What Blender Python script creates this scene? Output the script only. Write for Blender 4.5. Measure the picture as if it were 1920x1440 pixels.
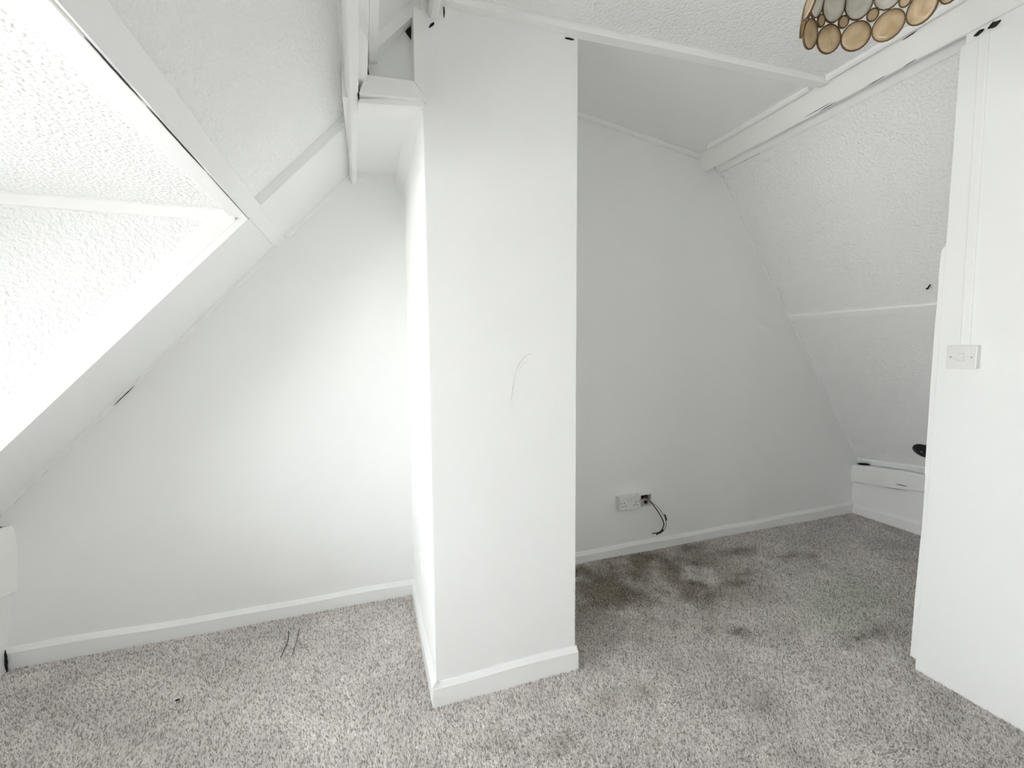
import bpy, bmesh, math, random
import numpy as np
from mathutils import Vector, Matrix

random.seed(7)
rng = np.random.default_rng(11)
for o in list(bpy.data.objects):
    bpy.data.objects.remove(o, do_unlink=True)
scene = bpy.context.scene
COL = scene.collection

# ------------------------------------------------------------------ camera
CAM_H = 1.35
F_PX, YAW, PITCH, ROLL = 799.1, math.radians(18.673), math.radians(4.620), math.radians(-0.4186)
fw = Vector((math.sin(YAW) * math.cos(PITCH), math.cos(YAW) * math.cos(PITCH), -math.sin(PITCH)))
rt = fw.cross(Vector((0, 0, 1))).normalized()
up = rt.cross(fw)
r2 = rt * math.cos(ROLL) + up * math.sin(ROLL)
u2 = -rt * math.sin(ROLL) + up * math.cos(ROLL)
cd = bpy.data.cameras.new('camera')
cd.sensor_fit = 'HORIZONTAL'
cd.sensor_width = 36.0
cd.lens = F_PX * 36.0 / 1920.0
cd.clip_start = 0.02
cam = bpy.data.objects.new('camera', cd)
COL.objects.link(cam)
m = Matrix((r2, u2, -fw)).transposed().to_4x4()
m.translation = Vector((0, 0, CAM_H))
cam.matrix_world = m
scene.camera = cam

# ------------------------------------------------------------------ world: plain overcast daylight
SKY = 16.4
w = bpy.data.worlds.new('overcast_sky')
scene.world = w
w.use_nodes = True
wn = w.node_tree
bg = wn.nodes['Background']
bg.inputs[1].default_value = SKY
gtc = wn.nodes.new('ShaderNodeTexCoord')
gsep = wn.nodes.new('ShaderNodeSeparateXYZ')
gmap = wn.nodes.new('ShaderNodeMapRange')
gmap.inputs[1].default_value = -0.04
gmap.inputs[2].default_value = 0.04
grp = wn.nodes.new('ShaderNodeMix')
grp.data_type = 'RGBA'
grp.inputs[6].default_value = (0.95, 0.96, 0.94, 1)      # pale misty land below the horizon
grp.inputs[7].default_value = (0.94, 0.97, 1.0, 1)       # even overcast cloud
wn.links.new(gtc.outputs['Generated'], gsep.inputs[0])
wn.links.new(gsep.outputs[2], gmap.inputs[0])
wn.links.new(gmap.outputs[0], grp.inputs[0])
wn.links.new(grp.outputs[2], bg.inputs[0])

# light portal in the dormer window opening (guides the sky light, gives none itself)
WY0, WY1, WZ0, WZ1 = -0.35, 1.46, 0.62, 1.64      # window opening
WX = -1.95
def portal(loc, rot, sx, sy):
    pl = bpy.data.lights.new('window_portal', 'AREA')
    pl.shape = 'RECTANGLE'
    pl.size, pl.size_y = sx, sy
    pl.cycles.is_portal = True
    po = bpy.data.objects.new('window_portal', pl)
    COL.objects.link(po)
    po.location = loc
    po.rotation_euler = rot


portal((WX - 0.09, (WY0 + WY1) / 2, (WZ0 + WZ1) / 2), (0, math.radians(-90), 0), WZ1 - WZ0, WY1 - WY0)

vs = scene.view_settings
vs.view_transform = 'Standard'
vs.look = 'None'
vs.exposure = 0.0
vs.gamma = 1.0
vs.use_curve_mapping = False
# a white room lives on inter-reflected light: allow more diffuse bounces
scene.cycles.max_bounces = 18
scene.cycles.diffuse_bounces = 11
scene.cycles.glossy_bounces = 2
scene.cycles.use_adaptive_sampling = True
scene.cycles.adaptive_threshold = 0.11
scene.cycles.adaptive_min_samples = 14


# ------------------------------------------------------------------ materials
def new_mat(name):
    mt = bpy.data.materials.new(name)
    mt.use_nodes = True
    nt = mt.node_tree
    b = nt.nodes['Principled BSDF']
    return mt, nt, b


def paint(name, col, rough=0.55, bumps=(), mottling=0.02, spec=0.4):
    """painted surface; bumps = [(scale, strength, distance, stretch)]"""
    mt, nt, b = new_mat(name)
    N = nt.nodes.new
    L = nt.links.new
    tc = N('ShaderNodeTexCoord')
    b.inputs['Roughness'].default_value = rough
    b.inputs['Specular IOR Level'].default_value = spec
    b.inputs['Base Color'].default_value = (*col, 1)
    if mottling > 0.04:
        n = N('ShaderNodeTexNoise')
        n.inputs['Scale'].default_value = 3.0
        n.inputs['Detail'].default_value = 4.0
        L(tc.outputs['Object'], n.inputs['Vector'])
        mx = N('ShaderNodeMix')
        mx.data_type = 'RGBA'
        L(n.outputs['Fac'], mx.inputs[0])
        mx.inputs[6].default_value = (col[0] * (1 - mottling), col[1] * (1 - mottling), col[2] * (1 - 1.6 * mottling), 1)
        mx.inputs[7].default_value = (min(1, col[0] * (1 + mottling)), min(1, col[1] * (1 + mottling)), min(1, col[2] * (1 + mottling)), 1)
        L(mx.outputs[2], b.inputs['Base Color'])
    prev = None
    for sc, st, dist, stretch in bumps:
        mp = N('ShaderNodeMapping')
        mp.inputs['Scale'].default_value = stretch
        L(tc.outputs['Object'], mp.inputs['Vector'])
        t = N('ShaderNodeTexNoise')
        t.inputs['Scale'].default_value = sc
        t.inputs['Detail'].default_value = 1.0
        t.inputs['Roughness'].default_value = 0.55
        L(mp.outputs[0], t.inputs['Vector'])
        bp = N('ShaderNodeBump')
        bp.inputs['Strength'].default_value = st
        bp.inputs['Distance'].default_value = dist
        L(t.outputs['Fac'], bp.inputs['Height'])
        if prev:
            L(prev.outputs[0], bp.inputs['Normal'])
        prev = bp
    if prev:
        L(prev.outputs[0], b.inputs['Normal'])
    return mt


WHITE = (0.912, 0.918, 0.910)
M_WALL = paint('wall_emulsion', WHITE, 0.6, [(6, 0.25, 0.01, (1, 1, 1))])
M_STIP = paint('textured_emulsion', WHITE, 0.62, [(80, 0.9, 0.007, (1, 1, 1))])
M_PANEL = paint('panel_emulsion', WHITE, 0.5, [(4, 0.12, 0.01, (1, 1, 1))])
M_GLOSS = paint('trim_gloss', (0.917, 0.92, 0.912), 0.34, [(14, 0.12, 0.006, (1, 1, 1))])
M_TIMBER = paint('painted_rough_timber', (0.915, 0.92, 0.90), 0.45,
                 [(8, 0.4, 0.012, (1, 0.25, 1)), (60, 0.25, 0.004, (1, 0.15, 1))])
M_PLASTIC = paint('white_plastic', (0.80, 0.80, 0.79), 0.28, [], 0.005, 0.5)
M_BACKBOX = paint('dusty_back_box', (0.46, 0.40, 0.36), 0.6, [(60, 0.3, 0.004, (1, 1, 1))], 0.25)
M_GAP = paint('dark_gap', (0.018, 0.017, 0.016), 0.9, [], 0.1)
M_BLACK = paint('black_plastic', (0.012, 0.012, 0.013), 0.4, [], 0.0)
M_CABLE = paint('dark_cable', (0.035, 0.033, 0.03), 0.45, [], 0.0)
M_COPPER = paint('grey_sheath', (0.33, 0.30, 0.27), 0.5, [], 0.1)
M_SCREW = paint('screw_steel', (0.55, 0.55, 0.55), 0.3, [], 0.0)
M_SCREW.node_tree.nodes['Principled BSDF'].inputs['Metallic'].default_value = 0.9
M_BRASS = paint('dark_brass_wire', (0.16, 0.10, 0.05), 0.4, [], 0.05)
M_BRASS.node_tree.nodes['Principled BSDF'].inputs['Metallic'].default_value = 0.55
M_FRAME = paint('window_gloss', (0.85, 0.85, 0.84), 0.3, [], 0.01)
M_SCUFF = paint('scuff_grey', (0.72, 0.72, 0.71), 0.6, [], 0.02)


def shell_mat(name, c1, c2):
    mt, nt, b = new_mat(name)
    N = nt.nodes.new
    L = nt.links.new
    tc = N('ShaderNodeTexCoord')
    n = N('ShaderNodeTexNoise')
    n.inputs['Scale'].default_value = 28
    n.inputs['Detail'].default_value = 5
    n.inputs['Distortion'].default_value = 1.2
    L(tc.outputs['Object'], n.inputs['Vector'])
    rp = N('ShaderNodeValToRGB')
    rp.color_ramp.elements[0].position = 0.3
    rp.color_ramp.elements[0].color = (*c1, 1)
    rp.color_ramp.elements[1].position = 0.7
    rp.color_ramp.elements[1].color = (*c2, 1)
    L(n.outputs['Fac'], rp.inputs[0])
    L(rp.outputs[0], b.inputs['Base Color'])
    b.inputs['Roughness'].default_value = 0.22
    tr = N('ShaderNodeBsdfTranslucent')
    L(rp.outputs[0], tr.inputs['Color'])
    mx = N('ShaderNodeMixShader')
    mx.inputs[0].default_value = 0.45
    L(b.outputs[0], mx.inputs[1])
    L(tr.outputs[0], mx.inputs[2])
    L(mx.outputs[0], nt.nodes['Material Output'].inputs['Surface'])
    return mt


M_SHELL_GOLD = shell_mat('gold_capiz_shell', (0.60, 0.47, 0.29), (0.82, 0.70, 0.51))
M_SHELL_PALE = shell_mat('pale_capiz_shell', (0.78, 0.77, 0.71), (0.92, 0.91, 0.87))


def glass_mat():
    mt, nt, b = new_mat('window_glass')
    N = nt.nodes.new
    L = nt.links.new
    t = N('ShaderNodeBsdfTransparent')
    g = N('ShaderNodeBsdfGlossy')
    g.inputs['Roughness'].default_value = 0.02
    fr = N('ShaderNodeFresnel')
    fr.inputs['IOR'].default_value = 1.45
    mx = N('ShaderNodeMixShader')
    L(fr.outputs[0], mx.inputs[0])
    L(t.outputs[0], mx.inputs[1])
    L(g.outputs[0], mx.inputs[2])
    L(mx.outputs[0], nt.nodes['Material Output'].inputs['Surface'])
    return mt


M_GLASS = glass_mat()


def carpet_mat(name, island):
    mt, nt, b = new_mat(name)
    N = nt.nodes.new
    L = nt.links.new
    b.inputs['Roughness'].default_value = 0.9
    b.inputs['Specular IOR Level'].default_value = 0.1
    rp = N('ShaderNodeValToRGB')
    e = rp.color_ramp.elements
    e[0].position = 0.0
    e[0].color = (0.34, 0.30, 0.275, 1)
    e[1].position = 1.0
    e[1].color = (0.98, 0.955, 0.93, 1)
    k = e.new(0.45)
    k.color = (0.80, 0.755, 0.72, 1)
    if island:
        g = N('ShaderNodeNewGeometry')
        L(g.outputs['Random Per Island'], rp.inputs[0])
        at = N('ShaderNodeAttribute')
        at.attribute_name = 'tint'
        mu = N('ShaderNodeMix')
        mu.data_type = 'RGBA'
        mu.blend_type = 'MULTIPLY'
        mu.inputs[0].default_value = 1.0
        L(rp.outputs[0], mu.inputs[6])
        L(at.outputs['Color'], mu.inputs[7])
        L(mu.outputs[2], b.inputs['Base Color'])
    else:
        tc = N('ShaderNodeTexCoord')
        n = N('ShaderNodeTexNoise')
        n.inputs['Scale'].default_value = 120
        n.inputs['Detail'].default_value = 3
        L(tc.outputs['Object'], n.inputs['Vector'])
        L(n.outputs['Fac'], rp.inputs[0])
        L(rp.outputs[0], b.inputs['Base Color'])
        bp = N('ShaderNodeBump')
        bp.inputs['Distance'].default_value = 0.008
        L(n.outputs['Fac'], bp.inputs['Height'])
        L(bp.outputs[0], b.inputs['Normal'])
    return mt


M_PILE = carpet_mat('carpet_pile', True)
M_BACKING = carpet_mat('carpet_backing', False)


# ------------------------------------------------------------------ helpers
def link(name, me, mat, parent=None, smooth=False):
    o = bpy.data.objects.new(name, me)
    COL.objects.link(o)
    if mat and not me.materials:
        me.materials.append(mat)
    if smooth:
        for p in me.polygons:
            p.use_smooth = True
    if parent:
        o.parent = parent
    return o


def bm_obj(name, bm, mat, parent=None, smooth=False):
    bmesh.ops.recalc_face_normals(bm, faces=bm.faces)
    me = bpy.data.meshes.new(name)
    bm.to_mesh(me)
    bm.free()
    return link(name, me, mat, parent, smooth)


def struct(o, label=None, cat=None):
    o['kind'] = 'structure'
    if label:
        o['label'] = label
    if cat:
        o['category'] = cat
    return o


def tag(o, label, cat, group=None):
    o['label'] = label
    o['category'] = cat
    if group:
        o['group'] = group
    return o


def thing(name, loc, label, cat, group=None):
    o = bpy.data.objects.new(name, None)
    o.empty_display_size = 0.05
    COL.objects.link(o)
    o.location = loc
    return tag(o, label, cat, group)


def add_box(bm, x0, x1, y0, y1, z0, z1, bev=0.0):
    r = bmesh.ops.create_cube(bm, size=1.0)
    vs_ = r['verts']
    for v in vs_:
        v.co = Vector(((x0 + x1) / 2 + v.co.x * (x1 - x0), (y0 + y1) / 2 + v.co.y * (y1 - y0), (z0 + z1) / 2 + v.co.z * (z1 - z0)))
    if bev:
        es = list({e for v in vs_ for e in v.link_edges})
        bmesh.ops.bevel(bm, geom=es, offset=bev, segments=2, affect='EDGES', profile=0.6)


def box(name, x0, x1, y0, y1, z0, z1, mat, bev=0.0, parent=None):
    bm = bmesh.new()
    add_box(bm, x0, x1, y0, y1, z0, z1, bev)
    return bm_obj(name, bm, mat, parent)


def sweep_section(bm, rings, closed_ends=True):
    """rings: list of lists of Vector (same count); joined into a closed tube"""
    vr = [[bm.verts.new(p) for p in r] for r in rings]
    n = len(vr[0])
    for a, b in zip(vr[:-1], vr[1:]):
        for i in range(n):
            bm.faces.new((a[i], a[(i + 1) % n], b[(i + 1) % n], b[i]))
    if closed_ends:
        bm.faces.new(list(reversed(vr[0])))
        bm.faces.new(vr[-1])


def chamfer(poly, c):
    """cut every corner of a 2-D polygon by c"""
    out = []
    n = len(poly)
    for i in range(n):
        p = Vector(poly[i]); a = Vector(poly[i - 1]); b = Vector(poly[(i + 1) % n])
        ca = min(c, (a - p).length * 0.4); cb = min(c, (b - p).length * 0.4)
        out.append(p + (a - p).normalized() * ca)
        out.append(p + (b - p).normalized() * cb)
    return out


def prism(name, poly, fn, l0, l1, mat, parent=None, ch=0.0, segs=1, wob=0.0, seed=0, fine=0.0):
    """poly = 2-D section, fn(u, v, l) -> Vector, extruded from l0 to l1; wob = slow unevenness of each corner line"""
    if ch:
        poly = chamfer(poly, ch)
    poly = [Vector(p) for p in poly]
    c = sum(poly, Vector((0, 0))) / len(poly)
    rnd = random.Random(seed)
    ph = [[(rnd.uniform(0, 6.28), rnd.uniform(2.0, 9.0)) for _ in range(2)] for _ in poly]
    if ch:
        ph = [ph[(i + 1) // 2 % (len(poly) // 2)] for i in range(len(poly))]
        # both ends of one chamfer wobble together
        ph = [ph[(i // 2) * 2] for i in range(len(poly))]
    rings = []
    for k in range(segs + 1):
        l = l0 + (l1 - l0) * k / segs
        ring = []
        for i, p in enumerate(poly):
            d = (p - c).normalized()
            a = wob * sum(math.sin(q + f * l) for q, f in ph[i]) * 0.5 + (rnd.uniform(-fine, fine) if fine else 0)
            q = p + d * a
            ring.append(fn(q.x, q.y, l))
        rings.append(ring)
    bm = bmesh.new()
    sweep_section(bm, rings)
    return bm_obj(name, bm, mat, parent)


along_y = lambda u, v, l: Vector((u, l, v))           # section in X-Z, run in Y
along_x = lambda u, v, l: Vector((l, u, v))           # section in Y-Z, run in X
along_z = lambda u, v, l: Vector((u, v, l))           # section in X-Y, run in Z


def rect(a0, a1, b0, b1):
    return [(a0, b0), (a1, b0), (a1, b1), (a0, b1)]


def tube(bm, pts, r, n=8):
    pts = [Vector(p) for p in pts]
    rings = []
    for i, p in enumerate(pts):
        t = (pts[min(i + 1, len(pts) - 1)] - pts[max(i - 1, 0)]).normalized()
        a = t.cross(Vector((0.31, 0.22, 0.93))).normalized()
        b = t.cross(a)
        rr = r[i] if isinstance(r, (list, tuple)) else r
        rings.append([p + (a * math.cos(j * 6.28318 / n) + b * math.sin(j * 6.28318 / n)) * rr for j in range(n)])
    sweep_section(bm, rings)


def smooth_path(pts, k=6):
    pts = [Vector(p) for p in pts]
    out = []
    for i in range(len(pts) - 1):
        p0 = pts[max(i - 1, 0)]; p1 = pts[i]; p2 = pts[i + 1]; p3 = pts[min(i + 2, len(pts) - 1)]
        for j in range(k):
            t = j / k
            out.append(0.5 * ((2 * p1) + (p2 - p0) * t + (2 * p0 - 5 * p1 + 4 * p2 - p3) * t * t + (3 * p1 - p0 - 3 * p2 + p3) * t ** 3))
    out.append(pts[-1])
    return out


# ------------------------------------------------------------------ key dimensions (metres)
YG = 2.330            # far gable wall face
YB = -0.85            # unseen wall behind the camera, brought close as a bounce fill
XK = -1.50            # left knee wall face
XP = 2.132            # face of the partition on the right
XR = 3.715            # right knee wall face
PX0, PX1, PY0 = 0.205, 0.792, 1.534   # chimney breast
YC = 1.870            # far cheek of the dormer
YC2 = -0.60           # near cheek of the dormer

# left slope frame: s runs up the slope, h points into the room
TL = Vector((0.680, 0.733)); NL = Vector((0.733, -0.680)); OL = Vector((-0.377, 1.876))


def SL(s, h):
    p = OL + TL * s + NL * h
    return (p.x, p.y)


# right slope frame: s runs down the slope, h into the room
TR = Vector((0.592, -0.806)); NR = Vector((-0.806, -0.592)); OR = Vector((2.238, 2.514))


def SR(s, h):
    p = OR + TR * s + NR * h
    return (p.x, p.y)


# ------------------------------------------------------------------ structure
floor = struct(box('floor', -1.8, 4.0, YB - 0.2, 2.45, -0.1, 0.0, M_BACKING), 'taupe carpeted floor of the attic room', 'floor')

gable = struct(box('wall_gable', -1.9, 4.1, YG, YG + 0.14, -0.1, 3.1, M_WALL), 'white smooth gable wall behind the chimney breast', 'wall')
struct(box('wall_back_unseen', -2.2, 4.1, YB - 0.14, YB, -0.1, 3.1, M_WALL), 'unseen white wall behind the camera, brought close as a bounce fill', 'wall')

# chimney breast
breast = struct(box('wall_chimney_breast', PX0, PX1, PY0, YG + 0.02, 0, 2.9, M_WALL, 0.004),
                'white boxed chimney breast standing out from the gable wall', 'wall')

# left knee wall
struct(box('wall_left', -2.12, XK, YB - 0.1, YG + 0.05, 0, 0.60, M_WALL), 'low white knee wall under the left slope', 'wall')

# left slope: textured upper panel, smooth top strip, flush strip by the gable, lower strips
sl_tex = struct(prism('ceiling_slope_left', [SL(0.0, -0.032), SL(0.53, -0.032), SL(0.53, -0.14), SL(0.0, -0.14)], along_y, YB - 0.1, YC + 0.02, M_STIP),
                'textured white sloping ceiling above the dormer opening', 'ceiling')
struct(prism('ceiling_slope_top', [SL(0.52, -0.02), SL(1.05, -0.02), SL(1.05, -0.14), SL(0.52, -0.14)], along_y, YB - 0.1, YG + 0.05, M_PANEL),
       'smooth white upper strip of the left slope below the flat ceiling', 'ceiling')
struct(prism('ceiling_strip_upper', [SL(0.0, 0.0), SL(0.55, 0.0), SL(0.55, -0.14), SL(0.0, -0.14)], along_y, YC - 0.012, YG + 0.05, M_PANEL, ch=0.002),
       'smooth boxed strip of slope between purlin and gable above', 'ceiling')
struct(prism('ceiling_strip_lower', [SL(-1.85, 0.0), SL(0.0, 0.0), SL(0.0, -0.14), SL(-1.85, -0.14)], along_y, YC + 0.005, YG + 0.05, M_PANEL),
       'smooth strip of left slope between dormer cheek and gable wall', 'ceiling')
struct(prism('ceiling_slope_near', [SL(-1.85, 0.0), SL(0.0, 0.0), SL(0.0, -0.14), SL(-1.85, -0.14)], along_y, YB - 0.1, YC2, M_STIP),
       'left slope on the near side of the dormer', 'ceiling')

# dormer
DZ = 1.862
cheek_poly = [SL(0.02, -0.02), (-0.42, 2.0), (-2.15, 2.0), (-2.15, 0.25), SL(-1.80, -0.02)]
struct(prism('wall_dormer_far', cheek_poly, along_y, YC, YC + 0.10, M_STIP), 'bright textured cheek wall of the dormer beside the gable strip', 'wall')
struct(prism('wall_dormer_near', cheek_poly, along_y, YC2 - 0.10, YC2, M_STIP), 'near cheek wall of the dormer', 'wall')
struct(box('ceiling_dormer', -2.15, -0.405, YC2 - 0.1, YC + 0.1, DZ, DZ + 0.1, M_STIP), 'bright textured flat ceiling of the dormer', 'ceiling')
bm = bmesh.new()
add_box(bm, -2.10, WX, YC2 - 0.1, YC + 0.1, 0.45, WZ0)
add_box(bm, -2.10, WX, YC2 - 0.1, YC + 0.1, WZ1, 2.0)
add_box(bm, -2.10, WX, YC2 - 0.1, WY0, WZ0, WZ1)
add_box(bm, -2.10, WX, WY1, YC + 0.1, WZ0, WZ1)
struct(bm_obj('wall_dormer_front', bm, M_WALL), 'dormer front wall around the window', 'wall')

# window
win = thing('window_1', (WX - 0.05, (WY0 + WY1) / 2, WZ0), 'white framed dormer window of six panes letting in daylight', 'window')
win['kind'] = 'structure'


def wbox(name, x0, x1, y0, y1, z0, z1, mat, bev=0.0, parent=None):
    """box given in world coordinates, parented to an unrotated empty"""
    p = parent if parent is not None else win
    off = Vector((0, 0, 0))
    q = p
    while q is not None:
        off += q.location
        q = q.parent
    bm = bmesh.new()
    add_box(bm, x0 - off.x, x1 - off.x, y0 - off.y, y1 - off.y, z0 - off.z, z1 - off.z, bev)
    return bm_obj(name, bm, mat, p)


fx0, fx1 = WX - 0.085, WX - 0.03
for y0, y1, z0, z1 in ((WY0, WY1, WZ0, WZ0 + 0.05), (WY0, WY1, WZ1 - 0.05, WZ1), (WY0, WY0 + 0.05, WZ0 + 0.05, WZ1 - 0.05), (WY1 - 0.05, WY1, WZ0 + 0.05, WZ1 - 0.05)):
    wbox('window_frame', fx0, fx1, y0, y1, z0, z1, M_FRAME, 0.004)
wid = (WY1 - WY0 - 0.10)
for k in (1, 2):
    yy = WY0 + 0.05 + wid * k / 3
    wbox('mullion', fx0 + 0.005, fx1 - 0.005, yy - 0.02, yy + 0.02, WZ0 + 0.05, WZ1 - 0.05, M_FRAME, 0.004)
for k in range(3):
    y0 = WY0 + 0.05 + wid * k / 3 + (0.02 if k else 0)
    y1 = WY0 + 0.05 + wid * (k + 1) / 3 - (0.02 if k < 2 else 0)
    zm = 1.17
    wbox('glazing_bar', fx0 + 0.012, fx1 - 0.012, y0, y1, zm - 0.012, zm + 0.012, M_FRAME, 0.003)
    wbox('pane', fx0 + 0.025, fx0 + 0.029, y0 - 0.004, y1 + 0.004, WZ0 + 0.045, zm - 0.01, M_GLASS)
    wbox('pane', fx0 + 0.025, fx0 + 0.029, y0 - 0.004, y1 + 0.004, zm + 0.01, WZ1 - 0.045, M_GLASS)
struct(box('trim_window_sill', WX - 0.03, XK + 0.03, YC2, YC, 0.595, 0.63, M_GLOSS, 0.006), 'white window sill board in the dormer', 'sill')

# flat ceiling (slightly uneven) and the twisted panel over the recess
CZ = lambda x: 2.525 + (0.012 if x > 0.8 else 0.02 * max(0, x - 0.2)) + max(0, x - 0.8) * 0.0405


def patch(name, xs, ys, zf, mat, th=0.12):
    bm = bmesh.new()
    lo = [[bm.verts.new((x, y, zf(x, y))) for x in xs] for y in ys]
    hi = [[bm.verts.new((x, y, zf(x, y) + th)) for x in xs] for y in ys]
    nx, ny = len(xs), len(ys)
    for j in range(ny - 1):
        for i in range(nx - 1):
            bm.faces.new((lo[j][i], lo[j + 1][i], lo[j + 1][i + 1], lo[j][i + 1]))
            bm.faces.new((hi[j][i], hi[j][i + 1], hi[j + 1][i + 1], hi[j + 1][i]))
    for i in range(nx - 1):
        bm.faces.new((lo[0][i], lo[0][i + 1], hi[0][i + 1], hi[0][i]))
        bm.faces.new((lo[-1][i + 1], lo[-1][i], hi[-1][i], hi[-1][i + 1]))
    for j in range(ny - 1):
        bm.faces.new((lo[j + 1][0], lo[j][0], hi[j][0], hi[j + 1][0]))
        bm.faces.new((lo[j][-1], lo[j + 1][-1], hi[j + 1][-1], hi[j][-1]))
    return bm_obj(name, bm, mat, None, False)


xs_main = [0.10, 0.4, 0.8, 1.2, 1.6, 2.25]
struct(patch('ceiling_flat', xs_main, [YB - 0.1, 0.0, 1.0, 1.53], lambda x, y: CZ(x), M_STIP), 'white flat ceiling of the attic room', 'ceiling')


def zrec(x, y):
    t = (y - 1.52) / (YG - 1.52)
    za = CZ(x)
    zb = 2.592 + (2.07 - x) * 0.139
    return za + (zb - za) * t


xs_rec = [0.70 + 0.1 * i for i in range(16)]
ys_rec = [1.52 + (YG + 0.03 - 1.52) * i / 8 for i in range(9)]
rec = struct(patch('ceiling_recess', xs_rec, ys_rec, zrec, M_WALL), 'white ceiling panel over the recess beside the chimney breast', 'ceiling')
for p in rec.data.polygons:
    p.use_smooth = False

# low flat panel between left slope and chimney breast
struct(prism('ceiling_low_panel', [(1.562, 2.178), (YG + 0.03, 2.232), (YG + 0.03, 2.30), (1.562, 2.30)], along_x, -0.05, PX0 + 0.02, M_PANEL),
       'small low ceiling panel between left slope and chimney breast', 'ceiling')
# triangular infill above it
struct(prism('wall_triangle_infill', [(-0.01, 2.18), (0.23, 2.18), (0.36, 2.62), (0.16, 2.62), (-0.01, 2.35)], along_y, 1.590, 1.62, M_WALL),
       'small recessed triangular panel over the low ceiling', 'wall')

# right slope
struct(prism('ceiling_slope_right', [SR(-0.30, 0.0), SR(2.85, 0.0), SR(2.85, -0.12), SR(-0.30, -0.12)], along_y, YB - 0.1, YG + 0.05, M_STIP),
       'textured white right slope over the recess', 'ceiling')
struct(box('wall_right', XR, XR + 0.25, 0.85, YG + 0.05, 0, 0.385, M_WALL), 'low white knee wall at the foot of the right slope', 'wall')
struct(box('wall_recess_end', XP + 0.03, 4.0, 0.80, 0.92, 0, 2.7, M_WALL), 'white wall closing the recess behind the partition', 'wall')

# partition on the right
part = struct(box('wall_partition', XP, XP + 0.045, YB - 0.05, 1.058, 0.0, 2.462, M_PANEL, 0.003), 'smooth white partition wall carrying the light switch', 'wall')
struct(box('trim_partition_head', XP + 0.006, XP + 0.10, YB - 0.05, 1.045, 2.455, 2.56, M_GLOSS), 'recessed white filler strip between partition and beam', 'trim')


# ------------------------------------------------------------------ baseboards
def bb_profile(th, h, bev=0.02):
    return [(0, 0), (th, 0), (th, h - bev), (th * 0.35, h), (0, h)]


def baseboard(name, p0, p1, nrm, h0, h1, th, label, seed, mat=M_GLOSS, segs=40):
    """runs from p0 to p1 (x, y); nrm = unit vector into the room"""
    rnd = random.Random(seed)
    p0 = Vector(p0); p1 = Vector(p1); nn = Vector(nrm)
    ln = (p1 - p0).length
    a1, a2, f1, f2 = rnd.uniform(0, 6), rnd.uniform(0, 6), rnd.uniform(3, 5), rnd.uniform(9, 14)
    rings = []
    for k in range(segs + 1):
        t = k / segs
        c = p0.lerp(p1, t)
        h = h0 + (h1 - h0) * t + 0.0035 * math.sin(a1 + f1 * t * ln) + 0.002 * math.sin(a2 + f2 * t * ln)
        tt = th + 0.0015 * math.sin(a2 + f1 * t * ln)
        rings.append([Vector((c.x + nn.x * u, c.y + nn.y * u, v)) for u, v in bb_profile(tt, h)])
    bm = bmesh.new()
    sweep_section(bm, rings)
    return struct(bm_obj(name, bm, mat), label, 'baseboard')


baseboard('baseboard_gable_left', (XK - 0.01, YG + 0.002), (PX0 + 0.005, YG + 0.002), (0, -1), 0.094, 0.080, 0.018, 'white baseboard along the gable wall left of the chimney breast', 1)
baseboard('baseboard_gable_right', (PX1 - 0.02, YG + 0.002), (XR + 0.01, YG + 0.002), (0, -1), 0.066, 0.088, 0.018, 'uneven white baseboard along the gable wall in the recess', 2)
baseboard('baseboard_breast_front', (PX0 - 0.012, PY0 + 0.002), (PX1 + 0.006, PY0 + 0.002), (0, -1), 0.094, 0.104, 0.017, 'white baseboard on the front of the chimney breast', 3)
baseboard('baseboard_breast_left', (PX0 + 0.002, PY0 - 0.012), (PX0 + 0.002, YG), (-1, 0), 0.098, 0.082, 0.017, 'white baseboard on the left side of the chimney breast', 4)
baseboard('baseboard_breast_right', (PX1 - 0.002, PY0 - 0.012), (PX1 - 0.002, YG), (1, 0), 0.100, 0.075, 0.014, 'white baseboard on the shaded side of the chimney breast', 5)
baseboard('baseboard_right', (XR + 0.002, YG), (XR + 0.002, 0.92), (-1, 0), 0.080, 0.135, 0.018, 'rough white baseboard below the timber wall plate', 6)
baseboard('baseboard_left', (XK - 0.002, 2.262), (XK - 0.002, YB), (1, 0), 0.09, 0.09, 0.018, 'white baseboard along the left knee wall', 8)

# ------------------------------------------------------------------ big timbers
# right purlin beam, face parallel to the right slope
A = Vector((2.062, 2.598)); B = Vector((2.131, 2.495)); NO = Vector((0.806, 0.592))
beam = prism('ceiling_beam', [A, B, B + NO * 0.11, A + NO * 0.13], along_y, YB - 0.05, YG + 0.01, M_TIMBER, ch=0.006, segs=90, wob=0.003, seed=3, fine=0.0008)
tag(beam, 'long white painted timber purlin running above the partition wall', 'beam')

# left purlin over the dormer opening
purl = prism('ceiling_beam', [SL(-0.040, 0.008), SL(0.022, 0.008), SL(0.022, -0.10), SL(-0.040, -0.10)], along_y, YB - 0.05, YG + 0.01, M_GLOSS, ch=0.003, segs=40, wob=0.0008, seed=5)
tag(purl, 'slim white purlin along the head of the dormer opening', 'beam')

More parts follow.
